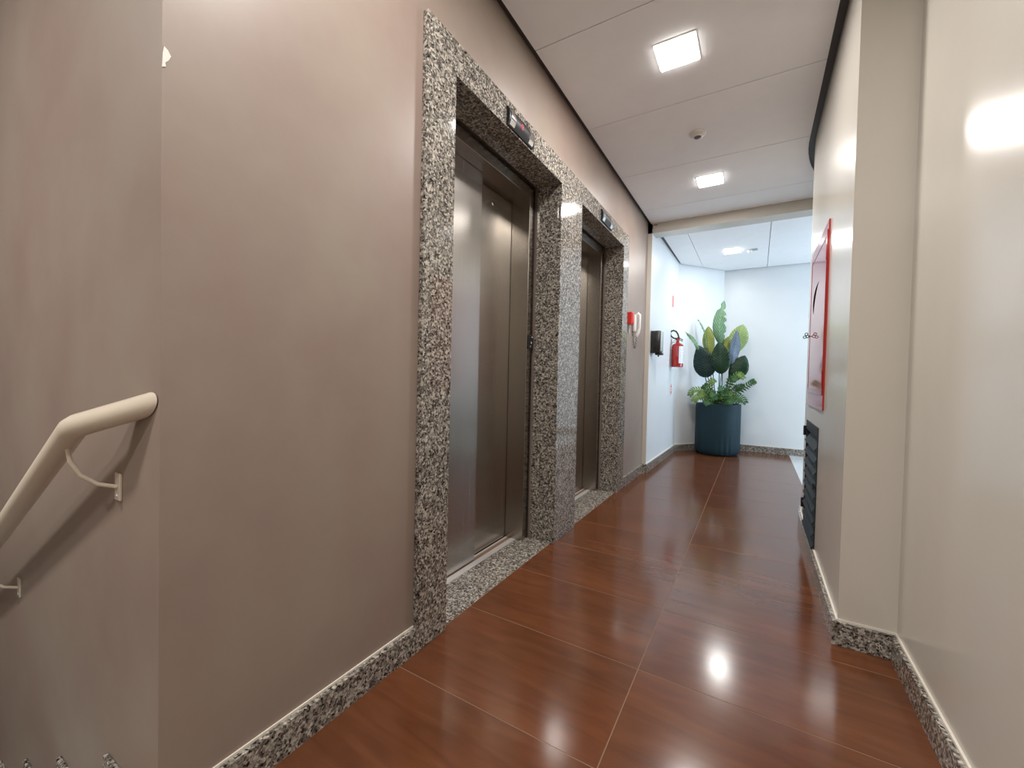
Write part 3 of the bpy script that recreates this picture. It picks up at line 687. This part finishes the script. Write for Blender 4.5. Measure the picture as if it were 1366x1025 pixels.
for zz in (1.345, 1.325, 1.30, 1.275, 1.255, 1.23, 1.205, 1.185):
    rows = [[(xc + (r + 0.0022) * math.cos(a), yc + (r + 0.0022) * math.sin(a), z) for a in [math.radians(-55 + 60 * i / 8) for i in range(9)]] for z in (zz - 0.003, zz + 0.003)]
    mb.grid(rows)
mb.uv = {}; obj('printed_lines', mb, 'greyplastic', lb)
obj('valve', MB().lathe([(0, 1.44), (0.017, 1.44), (0.017, 1.475), (0.011, 1.482), (0, 1.484)], 16, (xc, yc, 0)).tube([(xc, yc, 1.462), (xc - 0.02, yc - 0.022, 1.468)], 0.008, 10), 'redplastic', exg, True)
obj('lever', MB().tube([(xc - 0.008, yc, 1.486), (xc + 0.03, yc - 0.01, 1.475), (xc + 0.062, yc - 0.02, 1.452)], 0.0055, 8).tube([(xc - 0.012, yc, 1.462), (xc + 0.03, yc - 0.01, 1.455), (xc + 0.058, yc - 0.02, 1.436)], 0.0045, 8).tube([(xc - 0.05, yc - 0.01, 1.452), (xc, yc, 1.458)], 0.004, 8), 'black', exg, True)
obj('hose', MB().tube([(xc - 0.005, yc - 0.022, 1.470), (xc - 0.045, yc - 0.032, 1.478), (xc - 0.078, yc - 0.036, 1.505), (xc - 0.088, yc - 0.036, 1.540), (xc - 0.078, yc - 0.036, 1.563), (xc - 0.05, yc - 0.036, 1.574), (xc - 0.018, yc - 0.034, 1.560), (xc + 0.002, yc - 0.030, 1.53), (xc + 0.012, yc - 0.020, 1.495), (xc + 0.012, yc + 0.01, 1.47)], 0.0095, 12), 'rubber', exg, True)
obj('wall_bracket', MB().box(0.0655, 0.072, yc - 0.02, yc + 0.02, 1.40, 1.47).box(0.0655, xc, yc - 0.004, yc + 0.004, 1.425, 1.435), 'greyplastic', exg)
def wx(y): return LW0[0] + (y - LW0[1]) / (LW1[1] - LW0[1]) * (LW1[0] - LW0[0])
s1 = thing('fire_sign', 'small red square sign high on the white wall above the extinguisher', 'sign', (wx(5.54), 5.54, 1.88))
obj('plate', MB().box(wx(5.50) - 0.001, wx(5.57) + 0.0015, 5.50, 5.57, 1.877, 2.017), 'redplastic', s1)
s2 = thing('extinguisher_sticker', 'white sticker with red arrow points below the extinguisher', 'sticker', (wx(5.56), 5.56, 0.765))
X2 = wx(5.63) + 0.002
obj('backing', MB().box(wx(5.5) - 0.001, X2, 5.505, 5.62, 0.762, 0.912), 'whitemark', s2)
mb = MB(); yq = 5.5625
def tri(a, b, c):
    n = len(mb.v); mb.v += [(X2 + 0.0012, *q) for q in (a, b, c)] + [(X2, *q) for q in (a, b, c)]
    mb.f += [(n, n + 1, n + 2), (n + 3, n + 5, n + 4), (n, n + 3, n + 4, n + 1), (n + 1, n + 4, n + 5, n + 2), (n + 2, n + 5, n + 3, n)]
tri((yq - 0.05, 0.858), (yq + 0.05, 0.858), (yq, 0.910)); tri((yq - 0.05, 0.812), (yq + 0.05, 0.812), (yq, 0.764))
mb.box(X2, X2 + 0.0012, yq - 0.05, yq - 0.045, 0.82, 0.85).box(X2, X2 + 0.0012, yq + 0.045, yq + 0.05, 0.82, 0.85).box(X2, X2 + 0.0012, yq - 0.028, yq + 0.028, 0.830, 0.840)
obj('arrow_mark', mb, 'redplastic', s2)

# ------------------------------------------------------------------ potted plant
PX, PY, PR, PH = 0.574, 6.06, 0.268, 0.662
pl = thing('potted_plant', 'tall leafy plant with ferns in a slate blue round planter in the lobby corner', 'plant', (PX, PY, 0))
def flute(a, h):
    if h > 0.3 or h < 0.03: return 1
    t = min(1, (0.3 - h) / 0.2); return 1 - 0.035 * t * (0.5 + 0.5 * math.cos(a * 26)) ** 2 * (0.6 + 0.4 * math.sin(a * 5 + 1))
prof = [(0, 0.004), (PR - 0.045, 0.0), (PR - 0.018, 0.018), (PR - 0.006, 0.045)] + [(PR, 0.075 + 0.045 * i) for i in range(12)] + [(PR, PH - 0.004), (PR - 0.006, PH), (PR - 0.02, PH), (PR - 0.024, PH - 0.004), (PR - 0.026, PH - 0.08)]
obj('planter', MB().lathe(prof, 208, (PX, PY, 0), mod=flute), 'pot', pl, True)
so = MB(); 
so.lathe([(0, 0.600), (0.08, 0.606), (0.16, 0.598), (0.20, 0.604), (PR - 0.025, 0.595)], 28, (PX, PY, 0)); obj('soil', so, 'soil', pl, True)
def leaf(bx, bz, tx, tz, wid, dy0, dy1, mat, lean=0.0, twist=0.0, notch=None, root=(0.0, 0.0), shape=0.45, fold=0.10, label=None):
    """one blade; base and tip given in the x-z plane, dy = depth offsets from the planter's centre"""
    B_ = Vector((bx, PY + dy0, bz)); T_ = Vector((tx, PY + dy1, tz)); ax = T_ - B_; L = ax.length; ax.normalize()
    side = Vector((1, 0, 0)) if abs(ax.x) < 0.9 else Vector((0, 0, 1))
    side = (side - ax * side.dot(ax)).normalized(); nor = ax.cross(side)
    if nor.y > 0: nor = -nor
    q = Matrix.Rotation(twist, 3, ax); side = q @ side; nor = q @ nor
    R, W = 22, 9; rows = []
    for i in range(R):
        t = i / (R - 1)
        pw = (math.sin(PI * t ** (math.log(0.5) / math.log(shape)))) ** 0.72 if 0 < t < 1 else 0.0
        hw = wid / 2 * max(pw, 0.012)
        mid = B_ + ax * (L * t) + nor * (0.10 * L * (math.sin(PI * t * 0.9) - 0.6 * t * t)) + side * (lean * L * math.sin(PI * t))
        row = []
        for j in range(W):
            s = 2 * j / (W - 1) - 1; h = hw
            if notch and s > 0:
                for (na, nb, nd) in notch:
                    if na < t < nb: h = hw * (1 - nd * math.sin(PI * (t - na) / (nb - na)))
            if notch and s < 0 and 0.80 < t < 0.86: h = hw * 0.45
            p = mid + side * (s * h) + nor * (-fold * abs(s) * h * 2 + 0.004 * math.sin(t * 40 + abs(s) * 3) * abs(s)) + nor * (0.006 * math.sin(t * 9 + s * 2))
            row.append(p)
        rows.append(row)
    lf = obj('leaf', MB().grid(rows), mat, pl, True)
    if label: lf['label'] = label
    sol = lf.modifiers.new('thickness', 'SOLIDIFY'); sol.thickness = 0.0012
    r0 = Vector((PX + root[0], PY + root[1], 0.59))
    md = (r0 + B_) / 2 + Vector(((r0.x - B_.x) * 0.18, 0, 0.0))
    cps = [r0 * (1 - t) ** 2 + md * 2 * t * (1 - t) + B_ * t * t for t in [i / 8 for i in range(9)]] + [B_ + ax * 0.05]
    obj('stalk', MB().tube(cps, [0.0075 - 0.0035 * i / 9 for i in range(10)], 8), 'stem', lf, True)
leaf(0.572, 1.44, 0.605, 2.025, 0.165, 0.05, 0.06, 'leaf_mid', lean=-0.06, twist=0.15, notch=[(0.42, 0.50, 0.5), (0.60, 0.66, 0.55), (0.70, 0.82, 0.65), (0.22, 0.27, 0.35)], root=(0.0, 0.03), shape=0.42, label='tall torn sage green leaf')
leaf(0.470, 1.27, 0.420, 1.69, 0.150, 0.02, 0.05, 'leaf_olive', lean=-0.02, twist=-0.1, root=(-0.03, 0.02), shape=0.52)
leaf(0.752, 1.32, 0.828, 1.695, 0.225, 0.08, 0.05, 'leaf_light', lean=-0.03, twist=0.1, root=(0.06, 0.03), shape=0.52)
leaf(0.610, 1.29, 0.690, 1.56, 0.135, 0.10, 0.10, 'leaf_olive', lean=-0.03, twist=0.0, root=(0.03, 0.05), shape=0.5)
leaf(0.710, 1.13, 0.772, 1.62, 0.140, -0.05, -0.02, 'leaf_sheen', lean=-0.02, twist=0.55, root=(0.05, -0.01), shape=0.42, label='narrow leaf with a painted blue-grey sheen')
leaf(0.455, 1.00, 0.318, 1.42, 0.275, -0.12, -0.10, 'leaf_teal', lean=0.02, twist=-0.2, root=(-0.05, -0.05), shape=0.38)
leaf(0.612, 1.045, 0.572, 1.46, 0.225, -0.17, -0.16, 'leaf_dark', lean=0.01, twist=0.05, root=(0.0, -0.07), shape=0.42)
leaf(0.715, 0.95, 0.868, 1.29, 0.215, -0.06, -0.03, 'leaf_dark', lean=0.02, twist=0.15, root=(0.08, -0.03), shape=0.5)
leaf(0.335, 1.36, 0.185, 1.59, 0.070, -0.12, -0.28, 'leaf_mid', twist=1.15, root=(-0.09, 0.0), shape=0.35)
leaf(0.414, 1.38, 0.306, 1.78, 0.055, 0.0, 0.02, 'leaf_mid', lean=-0.03, twist=1.35, root=(-0.05, 0.03), shape=0.35)
def frond(pts, wid, mat, nleaf=13, flip=1):
    P_ = [Vector((PX + a, PY + b, c)) for a, b, c in pts]
    def at(t):
        k = len(P_) - 1; u = min(t * k, k - 1e-6); i = int(u); f = u - i
        p0, p1, p2, p3 = P_[max(i - 1, 0)], P_[i], P_[i + 1], P_[min(i + 2, k)]
        return 0.5 * ((2 * p1) + (p2 - p0) * f + (2 * p0 - 5 * p1 + 4 * p2 - p3) * f * f + (3 * p1 - p0 - 3 * p2 + p3) * f ** 3)
    mb = MB(); mb.tube([at(i / 14) for i in range(15)], [0.0032 - 0.0022 * i / 14 for i in range(15)], 6)
    for i in range(nleaf):
        t = 0.22 + 0.77 * i / (nleaf - 1); c = at(t); d = (at(min(1, t + 0.02)) - at(t - 0.02)).normalized()
        sd_ = d.cross(Vector((0, -0.75, 0.65))).normalized(); nr = sd_.cross(d).normalized()
        ln = wid * (math.sin(PI * (0.12 + 0.86 * (1 - t) ** 0.8 * 0.98)) ** 0.8) * random.uniform(0.88, 1.08); wd = 0.0155
        for s in (-1, 1):
            a = (sd_ * s + d * 0.45).normalized(); q = c + a * ln * 0.5 + nr * 0.006; e_ = c + a * ln - Vector((0, 0, 0.18 * ln))
            n = len(mb.v); mb.v += [tuple(c - d * wd * 0.4), tuple(q - d * wd * 0.8), tuple(e_), tuple(q + d * wd * 0.8), tuple(c + d * wd * 0.5), tuple(q + nr * 0.004)]
            mb.f += [(n, n + 1, n + 5), (n + 1, n + 2, n + 5), (n + 2, n + 3, n + 5), (n + 3, n + 4, n + 5), (n + 4, n, n + 5)]
    obj('fern_frond', mb, mat, pl)
frond([(-0.06, -0.08, 0.60), (-0.12, -0.13, 0.76), (-0.20, -0.16, 0.84), (-0.29, -0.17, 0.83), (-0.33, -0.17, 0.76)], 0.075, 'fern_light')
frond([(-0.05, -0.12, 0.60), (-0.11, -0.18, 0.72), (-0.17, -0.21, 0.77), (-0.24, -0.22, 0.74), (-0.27, -0.23, 0.69)], 0.070, 'fern_light')
frond([(-0.03, -0.10, 0.60), (-0.07, -0.14, 0.80), (-0.09, -0.17, 0.92), (-0.07, -0.20, 0.97), (-0.03, -0.22, 0.94)], 0.062, 'fern_light')
frond([(-0.02, -0.05, 0.60), (-0.07, -0.10, 0.74), (-0.13, -0.12, 0.86), (-0.16, -0.13, 0.90)], 0.075, 'fern', 11)
frond([(0.0, -0.12, 0.60), (0.01, -0.18, 0.70), (-0.02, -0.22, 0.78), (-0.07, -0.25, 0.80)], 0.085, 'fern', 11)
frond([(0.04, -0.12, 0.60), (0.07, -0.17, 0.74), (0.06, -0.20, 0.84), (0.02, -0.23, 0.88)], 0.08, 'fern', 12)
frond([(0.05, -0.10, 0.60), (0.10, -0.14, 0.82), (0.14, -0.17, 0.96), (0.17, -0.20, 1.0), (0.21, -0.22, 0.97)], 0.075, 'fern', 13)
frond([(0.06, -0.08, 0.60), (0.14, -0.12, 0.88), (0.19, -0.15, 1.02), (0.24, -0.18, 1.05), (0.29, -0.20, 1.0)], 0.062, 'fern_light', 12)
frond([(0.08, -0.08, 0.60), (0.17, -0.10, 0.74), (0.27, -0.12, 0.86), (0.36, -0.13, 0.94), (0.40, -0.13, 0.97)], 0.07, 'fern', 14)
frond([(0.08, -0.12, 0.60), (0.14, -0.18, 0.70), (0.20, -0.22, 0.76), (0.27, -0.25, 0.76), (0.32, -0.26, 0.70)], 0.075, 'fern', 12)
frond([(0.03, -0.14, 0.60), (0.08, -0.20, 0.68), (0.13, -0.24, 0.72), (0.19, -0.27, 0.70)], 0.08, 'fern', 11)
frond([(-0.02, -0.14, 0.60), (-0.04, -0.20, 0.67), (-0.09, -0.24, 0.70), (-0.14, -0.26, 0.68)], 0.075, 'fern', 10)
frond([(0.10, -0.05, 0.60), (0.17, -0.08, 0.80), (0.22, -0.10, 0.88), (0.28, -0.12, 0.90)], 0.08, 'fern', 12)

for k in range(16):     # low bushy growth over the rim
    a = math.radians(200 + 140 * k / 15) + random.uniform(-0.1, 0.1); rr = random.uniform(0.15, 0.24); h = random.uniform(0.70, 0.80)
    ca, sa = math.cos(a), math.sin(a)
    frond([(0.03 * ca, 0.03 * sa, 0.60), (0.4 * rr * ca, 0.4 * rr * sa, h), (0.8 * rr * ca, 0.8 * rr * sa, h + 0.03), (1.15 * rr * ca, 1.15 * rr * sa, h - 0.02)], random.uniform(0.055, 0.075), 'fern_light' if k % 4 == 1 else 'fern', 9)
